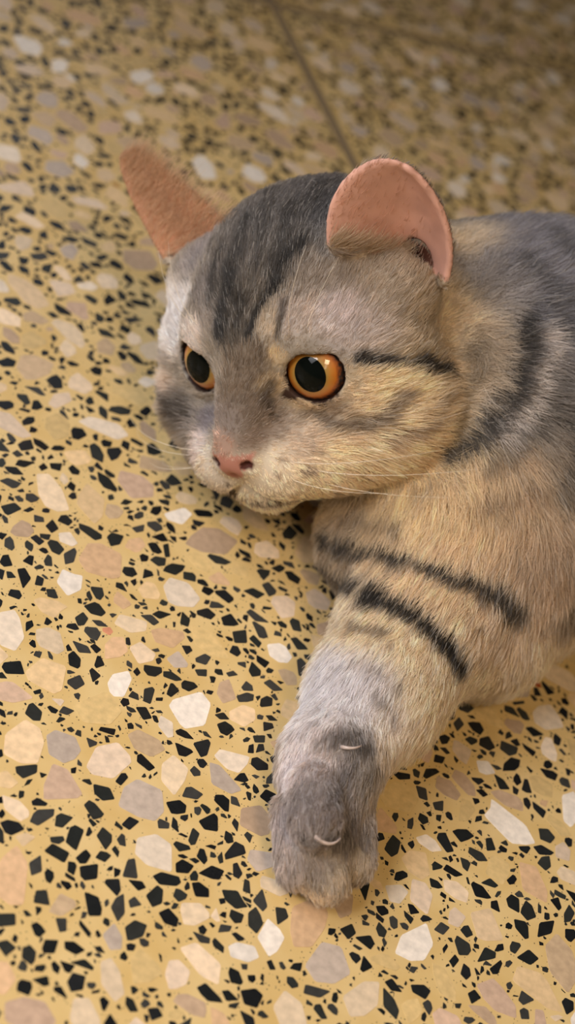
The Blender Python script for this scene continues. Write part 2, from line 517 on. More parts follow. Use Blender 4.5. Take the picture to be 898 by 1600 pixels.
# mouth line
for pts in (((0, 4.85, -1.65), (0, 4.70, -2.15)), ((0, 4.68, -2.18), (0.75, 4.35, -2.65)), ((0, 4.68, -2.18), (-0.75, 4.35, -2.65)),
            ((0.75, 4.35, -2.65), (1.5, 3.5, -2.65)), ((-0.75, 4.35, -2.65), (-1.5, 3.5, -2.65))):
    a, b_ = np.array(pts[0]), np.array(pts[1])
    def f(Q, a=a, b_=b_):
        ab = b_ - a; t = np.clip((Q - a) @ ab / (ab @ ab), 0, 1)
        return np.linalg.norm(Q - a - t[:, None] * ab, axis=1) - 0.11
    carve(h2w((a + b_) / 2), 0.012, f, k=0.0012)
# keep the body above the floor
sl_z = lo[2] + np.arange(dims[2]) * VOX
phi = np.maximum(phi, (0.0010 - sl_z)[None, None, :].astype(np.float32))

def phi_at(P):
    g = (P - lo) / VOX
    g = np.clip(g, 0, np.array(dims) - 1.001)
    i = g.astype(int); f = g - i
    r = 0
    for dx in (0, 1):
        for dy in (0, 1):
            for dz in (0, 1):
                w = (f[:, 0] if dx else 1 - f[:, 0]) * (f[:, 1] if dy else 1 - f[:, 1]) * (f[:, 2] if dz else 1 - f[:, 2])
                r = r + w * phi[i[:, 0] + dx, i[:, 1] + dy, i[:, 2] + dz]
    return r
def grad_at(P):
    e = VOX
    g = np.stack([phi_at(P + np.eye(3)[a] * e) - phi_at(P - np.eye(3)[a] * e) for a in range(3)], 1)
    return g / (np.linalg.norm(g, axis=1, keepdims=True) + 1e-12)
def on_cat(px, py):
    """where the photo's pixel meets the cat's skin (world), or None"""
    d = ray(px, py)
    z = np.arange(0.34, 0.85, 0.0006)
    P = O + d[None] * z[:, None]
    inside = np.all((P > lo) & (P < hi), 1)
    v = np.where(inside, phi_at(P), 1)
    k = np.argmax(v < 0)
    return P[k] if v[k] < 0 else None

# surface nets
def surface_nets(phi):
    s = phi < 0
    nx, ny, nz = phi.shape
    cnt = np.zeros((nx - 1, ny - 1, nz - 1), np.int8)
    for dx in (0, 1):
        for dy in (0, 1):
            for dz in (0, 1):
                cnt += s[dx:nx - 1 + dx, dy:ny - 1 + dy, dz:nz - 1 + dz]
    act = np.argwhere((cnt > 0) & (cnt < 8))
    vid = np.full(cnt.shape, -1, np.int32)
    vid[act[:, 0], act[:, 1], act[:, 2]] = np.arange(len(act))
    acc = np.zeros((len(act), 3)); num = np.zeros(len(act))
    corners = [(a, b_, c) for a in (0, 1) for b_ in (0, 1) for c in (0, 1)]
    for a in corners:
        for ax in range(3):
            if a[ax] == 1:
                continue
            b_ = list(a); b_[ax] = 1
            va = phi[act[:, 0] + a[0], act[:, 1] + a[1], act[:, 2] + a[2]]
            vb = phi[act[:, 0] + b_[0], act[:, 1] + b_[1], act[:, 2] + b_[2]]
            m = (va < 0) != (vb < 0)
            t = np.where(m, va / np.where(m, va - vb, 1), 0)
            p = np.tile(np.array(a, float), (len(act), 1)); p[:, ax] += t
            acc += p * m[:, None]; num += m
    verts = lo + (act + acc / num[:, None]) * VOX
    quads = []
    for ax in range(3):
        u, v = (ax + 1) % 3, (ax + 2) % 3
        sa = [slice(0, n) for n in phi.shape]; sb = list(sa)
        sa[ax] = slice(0, phi.shape[ax] - 1); sb[ax] = slice(1, phi.shape[ax])
        ch = s[tuple(sa)] != s[tuple(sb)]
        e = np.argwhere(ch)
        e = e[(e[:, u] > 0) & (e[:, v] > 0) & (e[:, u] < phi.shape[u] - 1) & (e[:, v] < phi.shape[v] - 1)]
        def cell(du, dv):
            q = e.copy(); q[:, u] -= du; q[:, v] -= dv
            return vid[q[:, 0], q[:, 1], q[:, 2]]
        Q = np.stack([cell(1, 1), cell(0, 1), cell(0, 0), cell(1, 0)], 1)
        ins = s[e[:, 0], e[:, 1], e[:, 2]]
        Q[~ins] = Q[~ins][:, ::-1]
        quads.append(Q)
    return verts, np.concatenate(quads)
V, Q = surface_nets(phi)
print('cat verts', len(V), 'dims', dims)

# ------------------------------------------------------------------ fur fields
def region_weights(P):
    D = np.stack([p.d(P) for p in prims], 1)
    w = np.exp(-np.clip(D - D.min(1, keepdims=True), 0, 1) / 0.004)
    return w / w.sum(1, keepdims=True)

def ear_lookup(P):
    """for each point: ear side (0 none), u, v, inner flag"""
    H = w2h(P)
    side = np.zeros(len(P), int); uu = np.zeros(len(P)); vv = np.zeros(len(P)); inner = np.zeros(len(P), bool)
    for s, (E, U, Vv, n) in EARS.items():
        m = np.nonzero(np.all((H > E.min(0) - 0.35) & (H < E.max(0) + 0.35), 1))[0]
        for i_ in m:
            co, k, d = ear_kd[s].find(H[i_])
            if d < 0.2:
                side[i_] = s; uu[i_] = U[k]; vv[i_] = Vv[k]
                inner[i_] = (H[i_] - np.array(co)) @ n > -0.03
    return side, uu, vv, inner

def seg_dist(P, pts):
    pts = np.asarray(pts); best = np.full(len(P), 9.0)
    for a, b_ in zip(pts[:-1], pts[1:]):
        ab = b_ - a; t = np.clip((P - a) @ ab / (ab @ ab + 1e-12), 0, 1)
        best = np.minimum(best, np.linalg.norm(P - a - t[:, None] * ab, axis=1))
    return best

CREAM, WHITE, GREY, DARK, TAN = (206, 188, 160), (232, 224, 216), (128, 124, 122), (54, 48, 44), (168, 148, 122)
# patches of the coat, plus shade in the side crease: (photo pixel of the patch, radius cm, colour, strength)
PATCH = [
    # crown, forehead
    (450, 320, 1.6, (110, 104, 101), 1), (380, 320, 1.2, (112, 104, 98), 1), (520, 290, 1.2, (96, 92, 94), 1), (320, 290, 0.9, (140, 126, 116), 1),
    (360, 400, 0.8, (118, 108, 100), 1), (362, 460, 0.6, (104, 94, 84), 1), (362, 520, 0.45, (110, 98, 84), 1), (430, 400, 0.7, (112, 103, 94), 1),
    (258, 445, 0.5, (150, 138, 128), 1), (310, 400, 0.5, (160, 148, 144), .8), (320, 450, 0.5, (140, 128, 120), .8),
    (490, 430, 0.7, (156, 140, 124), 1), (540, 400, 0.7, (168, 152, 136), 1), (600, 440, 0.9, (176, 158, 136), 1), (660, 480, 0.9, (176, 156, 128), 1),
    (272, 500, 0.65, (236, 228, 224), 1.2), (248, 540, 0.5, (220, 204, 196), 1), (300, 525, 0.35, (214, 200, 190), .8), (325, 500, 0.3, (160, 146, 134), .8),
    (530, 492, 0.6, (196, 182, 178), 1.1), (590, 505, 0.7, (184, 168, 158), 1), (415, 515, 0.35, (186, 168, 144), 1), (460, 490, 0.4, (190, 172, 158), .9),
    (650, 530, 0.8, (176, 156, 126), 1),
    # nose bridge and muzzle
    (385, 570, 0.45, (136, 116, 94), 1), (372, 610, 0.45, (134, 113, 91), 1), (355, 650, 0.4, (146, 128, 116), 1), (330, 660, 0.35, (142, 130, 132), 1),
    (395, 650, 0.4, (140, 120, 102), 1), (425, 670, 0.4, (160, 138, 118), 1), (348, 692, 0.3, (200, 160, 138), 1), (400, 690, 0.35, (150, 126, 108), .9),
    (436, 560, 0.22, (214, 188, 146), 1.0), (420, 605, 0.22, (216, 186, 140), 1),
    (430, 735, 0.6, (228, 206, 172), 1), (400, 755, 0.6, (230, 208, 174), 1), (330, 735, 0.5, (230, 212, 188), 1), (420, 795, 0.7, (236, 216, 180), 1.1),
    (500, 735, 0.7, (226, 202, 162), 1), (310, 695, 0.35, (218, 202, 194), 1), (470, 700, 0.5, (196, 172, 146), 1), (480, 770, 0.6, (226, 202, 160), 1),
    # cheeks
    (620, 610, 0.8, (228, 206, 166), 1), (590, 690, 0.9, (230, 208, 170), 1), (650, 650, 0.9, (214, 190, 150), 1), (560, 740, 0.8, (218, 194, 154), 1),
    (660, 720, 0.8, (206, 180, 138), 1), (560, 610, 0.45, (206, 182, 146), 1),
    (475, 630, 0.35, (204, 174, 130), 1), (520, 645, 0.4, (168, 142, 112), 1), (540, 680, 0.4, (196, 170, 136), .8),
    (262, 600, 0.4, (220, 200, 182), 1), (285, 635, 0.4, (116, 104, 94), 1), (255, 640, 0.4, (124, 112, 102), 1), (300, 660, 0.3, (150, 138, 130), .8),
    (720, 500, 1.0, (208, 188, 156), 1), (725, 380, 0.9, (208, 188, 156), 1), (715, 590, 0.8, (196, 174, 140), 1),
    # trunk and chest
    (820, 390, 1.6, (138, 136, 146), 1), (890, 400, 1.5, (146, 143, 150), 1), (890, 500, 1.6, (138, 135, 142), 1), (770, 450, 0.9, (150, 142, 138), 1),
    (880, 600, 1.4, (136, 128, 122), 1), (890, 690, 1.2, (150, 136, 122), 1), (800, 640, 0.8, (190, 174, 152), .8), (760, 560, 0.6, (176, 158, 134), .8),
    (740, 770, 1.5, (206, 182, 140), 1), (640, 770, 1.1, (210, 188, 146), 1), (820, 760, 1.2, (192, 166, 132), 1),
    (860, 870, 1.2, (182, 156, 126), 1), (720, 880, 1.1, (214, 190, 156), 1), (800, 930, 1.1, (198, 178, 152), 1), (893, 950, 0.4, (150, 130, 106), .7),  # last patch: dark fur plus painted shade of the side crease
    (535, 860, 0.8, (186, 166, 138), 1), (600, 845, 0.7, (204, 180, 144), .9), (640, 900, 0.8, (212, 188, 154), 1),
    # leg, paw
    (620, 990, 0.9, (224, 204, 172), 1), (570, 1060, 0.9, (244, 238, 240), 1.2), (510, 1070, 0.9, (244, 240, 244), 1.2), (660, 1060, 0.8, (228, 210, 182), 1),
    (620, 1110, 0.7, (222, 208, 194), 1), (480, 1130, 0.5, (234, 226, 226), 1), (525, 1100, 0.6, (238, 230, 230), 1), (515, 1148, 0.4, (160, 146, 140), 1),
    (555, 1155, 0.4, (138, 130, 126), 1), (600, 1150, 0.4, (206, 194, 180), 1), (460, 1190, 0.5, (216, 206, 206), 1),
    (490, 1195, 0.4, (190, 176, 172), 1), (530, 1220, 0.5, (146, 136, 134), 1), (570, 1210, 0.35, (150, 138, 126), 1), (470, 1240, 0.5, (156, 144, 140), 1),
    (445, 1290, 0.4, (176, 162, 158), 1), (495, 1265, 0.4, (144, 130, 124), 1), (545, 1300, 0.5, (136, 124, 118), 1), (450, 1340, 0.4, (176, 160, 150), 1),
    (490, 1340, 0.5, (166, 150, 136), 1), (530, 1365, 0.4, (190, 172, 146), 1), (490, 1392, 0.4, (206, 184, 150), 1), (560, 1350, 0.35, (190, 172, 146), .9),
]
# markings and painted toe-crease shade: (pixels along the stripe, width cm, colour, strength)
STRIPES = [
    ([(360, 440), (352, 490), (345, 530)], .22, DARK, .8), ([(385, 350), (372, 400), (360, 440)], .25, DARK, .55),
    ([(470, 380), (440, 420), (425, 450), (400, 490), (385, 530)], .17, DARK, .85), ([(450, 330), (445, 380), (430, 430)], .3, DARK, .5),
    ([(440, 480), (437, 530)], .12, (90, 78, 68), .7), ([(340, 400), (335, 440), (330, 480)], .2, DARK, .6),
    ([(420, 300), (410, 360), (400, 420)], .2, DARK, .4), ([(500, 290), (480, 340)], .35, DARK, .4),
    ([(375, 470), (365, 520)], .14, DARK, .6),
    ([(565, 560), (610, 566), (650, 576), (695, 582)], .17, DARK, .9),
    ([(470, 650), (530, 668), (590, 655), (620, 625)], .2, (128, 108, 86), .7),
    ([(600, 690), (650, 665), (690, 630)], .16, (150, 124, 94), .55), ([(420, 600), (412, 630), (425, 655)], .14, (96, 82, 70), .7),
    ([(430, 738), (436, 737)], .07, (110, 84, 66), .8), ([(452, 741), (458, 740)], .07, (110, 84, 66), .8), ([(476, 736), (490, 733)], .07, (110, 84, 66), .8),
    ([(436, 718), (442, 717)], .07, (110, 84, 66), .7), ([(458, 712), (470, 711)], .07, (110, 84, 66), .7), ([(488, 710), (500, 708)], .06, (110, 84, 66), .6),
    ([(250, 610), (280, 640), (300, 650)], .2, (92, 82, 74), .7),
    ([(358, 754), (364, 770), (388, 784), (425, 788), (470, 778)], .08, (88, 66, 50), .9),
    # collar
    ([(810, 500), (806, 560), (785, 610), (760, 650), (738, 672)], .28, DARK, .8), ([(726, 685), (712, 698), (690, 702)], .18, DARK, .75),
    ([(842, 520), (838, 580), (815, 630), (780, 665)], .3, (204, 192, 182), .8), ([(775, 540), (770, 580), (750, 630)], .2, (190, 172, 148), .7),
    ([(850, 560), (848, 620), (830, 660), (800, 660)], .22, (86, 78, 72), .55), ([(790, 680), (770, 705)], .2, (100, 86, 72), .6),
    ([(745, 760), (800, 755), (840, 745)], .16, (150, 120, 88), .6), ([(760, 720), (820, 700)], .14, (160, 132, 100), .45),
    ([(740, 520), (730, 600), (700, 680)], .22, (128, 112, 90), .5),
    ([(800, 420), (840, 460), (870, 520)], .3, (84, 82, 84), .5), ([(840, 370), (880, 420)], .3, (88, 86, 88), .5),
    ([(870, 640), (880, 700), (870, 760)], .25, (96, 88, 80), .5),
    # chest and leg rings, toe creases
    ([(500, 830), (545, 840), (600, 856), (660, 872), (720, 890), (780, 915), (815, 940)], .24, DARK, .8),
    ([(540, 800), (600, 800), (640, 815)], .18, (130, 108, 82), .5), ([(520, 770), (570, 765)], .14, (120, 100, 78), .5),
    ([(580, 915), (620, 935), (665, 965), (700, 995), (724, 1030)], .32, (56, 50, 44), .9), ([(560, 905), (540, 900)], .3, (70, 62, 54), .8),
    ([(550, 970), (590, 976), (610, 984)], .14, (120, 104, 84), .6), ([(560, 1025), (600, 1040), (630, 1065)], .14, (130, 120, 114), .6),
    ([(590, 1075), (612, 1095), (620, 1120)], .2, (132, 122, 116), .6), ([(505, 870), (535, 900)], .35, (90, 78, 64), .7),
    ([(520, 1150), (545, 1150), (575, 1165)], .18, (108, 98, 92), .7), ([(545, 1200), (520, 1250)], .2, (120, 112, 110), .6),
    ([(478, 1375), (500, 1378)], .08, (110, 92, 76), .7), ([(465, 1303), (485, 1308)], .12, (84, 74, 66), .8), ([(515, 1312), (535, 1300)], .16, (104, 96, 92), .7),  # marks between the toes: painted gap shade along with dark fur
]
PATCH_W = [(on_cat(x, y), r * 0.01, s2l(c), a) for x, y, r, c, a in PATCH]
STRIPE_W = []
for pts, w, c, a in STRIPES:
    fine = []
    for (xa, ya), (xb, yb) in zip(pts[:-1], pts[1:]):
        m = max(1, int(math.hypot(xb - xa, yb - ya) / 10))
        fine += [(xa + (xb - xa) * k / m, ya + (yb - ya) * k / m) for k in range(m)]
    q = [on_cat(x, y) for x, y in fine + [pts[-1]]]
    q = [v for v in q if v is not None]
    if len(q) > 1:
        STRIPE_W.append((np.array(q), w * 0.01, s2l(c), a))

def coat(P, jitter=True):
    """colour of the coat, painted crease shade included, at points on the skin (linear RGB)"""
    H = w2h(P)
    rw = region_weights(P)
    reg = {r: rw[:, [i for i, p in enumerate(prims) if p.region == r]].sum(1) for r in ('head', 'body', 'chest', 'leg', 'paw')}
    col = (reg['head'][:, None] * s2l((166, 152, 134)) + reg['body'][:, None] * s2l((130, 124, 120)) + reg['chest'][:, None] * s2l(CREAM)
           + reg['leg'][:, None] * s2l((208, 192, 166)) + reg['paw'][:, None] * s2l((170, 156, 146)))
    # broad rings on the trunk beyond the shoulder
    along = (P - S0) @ SP
    ring = np.clip(np.sin(along * 190 + 2.0 * vnoise(P, 40, 3) * 3) * 1.4 - 0.3, 0, 1) * reg['body'] * np.clip((along - 0.05) / 0.02, 0, 1)
    col = col * (1 - 0.55 * ring)[:, None]
    wob = (np.stack([vnoise(P, 160, 21), vnoise(P, 160, 22), vnoise(P, 160, 23)], 1) - 0.5) * 0.0032
    Pj = P + wob
    num = col * 0.05; den = np.full(len(P), 0.05)
    for c, r, k, a in PATCH_W:
        if c is None:
            continue
        w = a * np.exp(-((((Pj - c) ** 2).sum(1)) / (0.8 * r * r)))
        num += k * w[:, None]; den += w
    col = num / den[:, None]
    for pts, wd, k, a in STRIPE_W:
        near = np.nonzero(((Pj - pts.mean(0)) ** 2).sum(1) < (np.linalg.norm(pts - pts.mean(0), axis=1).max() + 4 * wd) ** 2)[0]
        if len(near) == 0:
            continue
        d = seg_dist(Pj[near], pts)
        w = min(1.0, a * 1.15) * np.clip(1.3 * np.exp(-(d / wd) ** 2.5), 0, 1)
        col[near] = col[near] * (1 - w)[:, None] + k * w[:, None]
    # ticking
    n = 0.5 * vnoise(P, 420, 7) + 0.5 * vnoise(P, 900, 9)
    col = col * (0.86 + 0.28 * n)[:, None]
    return col, H, rw, reg

def fur_tone(c):
    L_ = c @ np.array([0.30, 0.55, 0.15])
    g = np.minimum(1.70 * L_ ** 1.2, 0.88) / (L_ + 1e-6)
    c = c * 0.85 + L_[:, None] * 0.15
    return c * g[:, None]
PINK, PINK_DK = s2l((208, 160, 142)), s2l((158, 100, 82))
def skin_colour(P, N):
    col, H, rw, reg = coat(P)
    col = fur_tone(col)
    bare = np.zeros(len(P), bool)
    side, uu, vv, inner = ear_lookup(P)
    e = (side != 0)
    ein = e & inner & (vv > 0.02)
    pinks = PINK[None] * (0.9 + 0.2 * vnoise(P, 300, 31))[:, None]
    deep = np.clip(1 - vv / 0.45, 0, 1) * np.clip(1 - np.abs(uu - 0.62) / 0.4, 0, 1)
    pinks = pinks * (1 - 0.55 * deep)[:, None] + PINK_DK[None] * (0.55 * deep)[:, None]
    lft = (side == 1)
    pinks[lft] = s2l((178, 128, 98)) * (0.9 + 0.2 * vnoise(P[lft], 300, 31))[:, None]
    col[ein] = pinks[ein]
    hole = np.linalg.norm((H - EAR_HOLE) / np.array([0.8, 1.2, 1.3]), axis=1) * 0.8 < 0.52
    col[hole] = s2l((84, 50, 40)); bare |= hole  # inside of the ear hole painted dark to deepen its shade
    eo = e & ~inner
    col[eo] = s2l((150, 136, 122))
    bare |= ein
    # nose leather
    zz = np.clip((H[:, 2] + 1.86) / 0.86, 0, 1)
    nose = (H[:, 1] > 4.25) & (H[:, 2] > -1.86) & (H[:, 2] < -0.98) & (np.abs(H[:, 0]) < 0.12 + 0.64 * zz)
    col[nose] = s2l((170, 118, 102)); bare |= nose
    for s in (-1, 1):
        nd = np.linalg.norm((H - np.array([s * 0.52, 4.84, -1.30])) / np.array([1.5, 1.6, 1.0]), axis=1)
        m = nd < 0.145; col[m] = s2l((80, 44, 38)); bare |= m
    # dark rims of the eyes
    for s, (c, n, t, u) in EYES.items():
        q = H - c
        r = np.sqrt((q @ t / EYE_A) ** 2 + (q @ u / EYE_B) ** 2)
        z = q @ n
        lid = (q @ u) * math.cos(LID[s][0]) - (q @ t) * math.sin(LID[s][0]) - LID[s][1]
        m = (z > 0) & (r < 1.12) & (lid < 0.06) & (np.linalg.norm(q, axis=1) < EYE_R + 0.13)
        col[m] = s2l((52, 36, 30)); bare |= m
        corner = c + n * 0.80 - t * s * 0.95 - u * 0.30
        m = np.linalg.norm(H - corner, axis=1) < 0.24
        col[m] = s2l((62, 44, 36)); bare |= m
    # mouth
    return col, bare, side, uu, vv, inner, H, rw, reg

# ------------------------------------------------------------------ cat objects
cat = bpy.data.objects.new('cat', None); scene.collection.objects.link(cat)
base = at(740, 900, 0); cat.location = (base[0], base[1], 0)
cat['label'] = 'silver grey tabby cat with amber eyes lying on the terrazzo floor, one foreleg stretched out'
cat['category'] = 'cat'
C0 = np.array([base[0], base[1], 0.0])

me = bpy.data.meshes.new('body')
me.vertices.add(len(V)); me.vertices.foreach_set('co', (V - C0).astype(np.float32).ravel())
me.loops.add(Q.size); me.loops.foreach_set('vertex_index', Q.astype(np.int32).ravel())
me.polygons.add(len(Q)); me.polygons.foreach_set('loop_start', np.arange(0, Q.size, 4, dtype=np.int32))
me.update(calc_edges=True)
me.polygons.foreach_set('use_smooth', np.ones(len(Q), bool))
NV = grad_at(V)
skin, bareV, *_ = skin_colour(V, NV)
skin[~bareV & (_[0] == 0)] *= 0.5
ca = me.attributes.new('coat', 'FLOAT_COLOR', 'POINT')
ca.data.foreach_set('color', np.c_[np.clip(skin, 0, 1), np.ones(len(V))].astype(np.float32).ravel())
ms, nt, b = new_mat('cat_skin')
a = nt.nodes.new('ShaderNodeAttribute'); a.attribute_name = 'coat'
nt.links.new(a.outputs['Color'], b.inputs['Base Color'])
b.inputs['Roughness'].default_value = 0.65; b.inputs['Specular IOR Level'].default_value = 0.2
me.materials.append(ms)
body = link('body', me, cat)

# ------------------------------------------------------------------ fur
def hair_material(name):
    m = bpy.data.materials.new(name); m.use_nodes = True
    nt = m.node_tree; nt.nodes.clear()
    out = nt.nodes.new('ShaderNodeOutputMaterial')
    a = nt.nodes.new('ShaderNodeAttribute'); a.attribute_name = 'hair_col'
    dif = nt.nodes.new('ShaderNodeBsdfDiffuse'); tr = nt.nodes.new('ShaderNodeBsdfTranslucent')
    gl = nt.nodes.new('ShaderNodeBsdfHair'); gl.component = 'Reflection'
    gl.inputs['RoughnessU'].default_value = 0.35; gl.inputs['RoughnessV'].default_value = 0.8
    gl.inputs['Color'].default_value = (0.9, 0.9, 0.9, 1)
    nt.links.new(a.outputs['Color'], dif.inputs[0]); nt.links.new(a.outputs['Color'], tr.inputs[0])
    m1 = nt.nodes.new('ShaderNodeMixShader'); m1.inputs[0].default_value = 0.35
    nt.links.new(dif.outputs[0], m1.inputs[1]); nt.links.new(tr.outputs[0], m1.inputs[2])
    m2 = nt.nodes.new('ShaderNodeMixShader'); m2.inputs[0].default_value = 0.05
    nt.links.new(m1.outputs[0], m2.inputs[1]); nt.links.new(gl.outputs[0], m2.inputs[2])
    nt.links.new(m2.outputs[0], out.inputs[0])
    return m
MAT_HAIR = hair_material('cat_hair')

def make_hair(name, pts, rad, col, parent):
    """pts N x K x 3 (world), rad N x K, col N x 3 linear"""
    n, k = pts.shape[:2]
    hc = bpy.data.hair_curves.new(name)
    hc.add_curves([k] * n)
    hc.points.foreach_set('position', (pts - C0).astype(np.float32).ravel())
    ra = hc.attributes.get('radius') or hc.attributes.new('radius', 'FLOAT', 'POINT')
    ra.data.foreach_set('value', rad.astype(np.float32).ravel())
    c = hc.attributes.new('hair_col', 'FLOAT_COLOR', 'CURVE')
    c.data.foreach_set('color', np.c_[np.clip(col, 0, 1), np.ones(n)].astype(np.float32).ravel())
    hc.materials.append(MAT_HAIR)
    o = link(name, hc, parent)
    o['kind'] = 'stuff'
    return o

def sample_roots(n_total, weight):
    A, B, Cc, D = V[Q[:, 0]], V[Q[:, 1]], V[Q[:, 2]], V[Q[:, 3]]
    area_ = 0.5 * np.linalg.norm(np.cross(Cc - A, D - B), axis=1)
    cen = (A + B + Cc + D) / 4
    w = area_ * weight(cen)
    f = rng.choice(len(Q), n_total, p=w / w.sum())
    a, b_ = rng.random(n_total), rng.random(n_total)
    P = (A[f] * ((1 - a) * (1 - b_))[:, None] + B[f] * (a * (1 - b_))[:, None] + Cc[f] * (a * b_)[:, None] + D[f] * ((1 - a) * b_)[:, None])
    return P

def root_weight(c):
    u, v, z = project(c)
    inside = (u > -60) & (u < IMG_W + 60) & (v > -60) & (v < IMG_H + 60)
    nrm = grad_at(c)
    view = O - c; view /= np.linalg.norm(view, axis=1, keepdims=True)
    face = (nrm * view).sum(1)
    return np.where(inside, np.where(face > -0.35, 1.0, 0.25), 0.12)

N_FUR = 330000
P = sample_roots(N_FUR, root_weight)
N = grad_at(P)
col, bare, side, uu, vv, inner, H, rw, reg = skin_colour(P, N)
keep = ~bare & (P[:, 2] > 0.0016)
P, N, col, side, uu, vv, H, rw = (x[keep] for x in (P, N, col, side, uu, vv, H, rw))
reg = {k: v[keep] for k, v in reg.items()}
flow = rw @ np.stack([p.flow for p in prims])
length = rw @ np.array([p.fur for p in prims])
# head: hair runs back from the nose
hn = H - np.array([0, 4.9, -0.7])
hd = hn / (np.linalg.norm(hn, axis=1, keepdims=True) + 1e-6)
hd[:, 2] += 0.25 * (H[:, 2] > 0.5)
low = np.clip((-H[:, 2] - 1.0) / 1.5, 0, 1)
hd[:, 2] -= 0.35 * low
hdw = hd @ HM.T
wh = reg['head'][:, None]
flow = flow * (1 - wh) + hdw * wh
# ears: hair runs to the tip
for s, (E, U_, V_, n) in EARS.items():
    m = side == s
    d = h2w(E[-1]) - h2w(E[24]); d = d / np.linalg.norm(d)
    flow[m] = d; length[m] = 0.0028
flow = flow - N * (flow * N).sum(1, keepdims=True)
flow += 0.28 * (np.stack([vnoise(P, 130, 41 + a) for a in range(3)], 1) - 0.5) * 2
flow += 0.22 * rng.normal(size=flow.shape)
flow = flow - N * (flow * N).sum(1, keepdims=True)
flow /= np.linalg.norm(flow, axis=1, keepdims=True) + 1e-9
length = length * rng.uniform(0.6, 1.25, len(P)) * (0.85 + 0.3 * vnoise(P, 200, 51))
# short hair on the face near eyes and nose
nd = np.linalg.norm(H - np.array([0, 4.7, -0.9]), axis=1)
length *= np.clip(0.62 + nd * 0.12, 0.62, 1)
length *= np.where((H[:, 1] > 3.2) & (H[:, 2] < -1.7), 0.7, 1.0)
for s, (c, n, t, u) in EYES.items():
    q = H - c - n * 0.8
    length *= np.clip(np.linalg.norm(q, axis=1) / 1.5, 0.45, 1)
lift = np.clip(0.42 + 0.12 * rng.normal(size=len(P)), 0.15, 0.85)
K = 5
ts = np.linspace(0, 1, K)
pts = np.zeros((len(P), K, 3))
pts[:, 0] = P - N * 0.0004
for k in range(1, K):
    a = lift * (1.35 - 0.85 * ts[k])
    d = flow * np.cos(a)[:, None] + N * np.sin(a)[:, None]
    d[:, 2] -= 0.10 * ts[k]
    pts[:, k] = pts[:, k - 1] + d * (length / (K - 1))[:, None]
# tufts: tips gather round shared centres
NC = len(P) // 14
ci = rng.choice(len(P), NC, replace=False)
kd = KDTree(NC)
for i_, q in enumerate(P[ci].tolist()):
    kd.insert(q, i_)
kd.balance()
cid = np.array([kd.find(q)[1] for q in P.tolist()])
ctr = ci[cid]
off_ = P - P[ctr]
for k in range(1, K):
    goal = pts[ctr, k] + off_ * (1 - 0.75 * ts[k])
    w_ = 0.45 * ts[k]
    pts[:, k] = pts[:, k] * (1 - w_) + goal * w_
tone = np.exp(rng.normal(0, 0.11, NC))
pts[:, :, 2] = np.maximum(pts[:, :, 2], 0.0006)
rad = 0.000078 * (1 - 0.75 * ts ** 1.5)[None] * rng.uniform(0.7, 1.25, len(P))[:, None]
hc = col * (rng.uniform(0.72, 1.18, len(P)) * tone[cid])[:, None]
gl = rng.random(len(P)) < 0.08
hc[gl] = hc[gl] * 0.5 + 0.5 * s2l((226, 218, 208))
make_hair('fur', pts, rad, hc, cat)
print('hairs', len(P))

# fine hairs inside the ears
def ear_hair(s, n, length_, colr, across, vmin, vmax, umin=0.0, umax=1.0):
    E, U_, V_, nn = EARS[s]
    idx = rng.choice(np.nonzero((V_ >= vmin) & (V_ <= vmax) & (U_ >= umin) & (U_ <= umax))[0], n)
    R0 = E[idx] + nn * EAR_R + rng.normal(size=(n, 3)) * 0.02
    bi_, bo_ = E[24], E[(60 - 1) * 94 + 24]
    wd = (bo_ - bi_) / np.linalg.norm(bo_ - bi_)
    up = E[-1] - (bi_ + bo_) / 2; up /= np.linalg.norm(up)
    d = across[0] * wd + across[1] * up + across[2] * nn
    d = d[None] + rng.normal(size=(n, 3)) * 0.16
    d /= np.linalg.norm(d, axis=1, keepdims=True)
    L = length_ * rng.uniform(0.5, 1.2, n)
    pp = np.stack([R0 + d * (L * t_)[:, None] - nn[None] * (0.18 * L * t_ * t_)[:, None] for t_ in ts], 1)
    W = h2w(pp.reshape(-1, 3)).reshape(pp.shape)
    rr = 0.000075 * (1 - 0.8 * ts)[None] * np.ones((n, 1))
    cc = s2l(colr)[None] * rng.uniform(0.75, 1.2, n)[:, None]
    return W, rr, cc
parts = [ear_hair(1, 2600, 0.95, (224, 190, 156), (-1.0, 0.22, 0.30), 0.0, 0.97),
         ear_hair(-1, 700, 0.35, (214, 170, 146), (0.3, 0.8, 0.3), 0.05, 0.95),
         ear_hair(-1, 1700, 0.8, (206, 184, 156), (0.45, 0.75, 0.30), -0.14, 0.08, 0.0, 0.6)]
make_hair('ear_hair', np.concatenate([p[0] for p in parts]), np.concatenate([p[1] for p in parts]), np.concatenate([p[2] for p in parts]), cat)

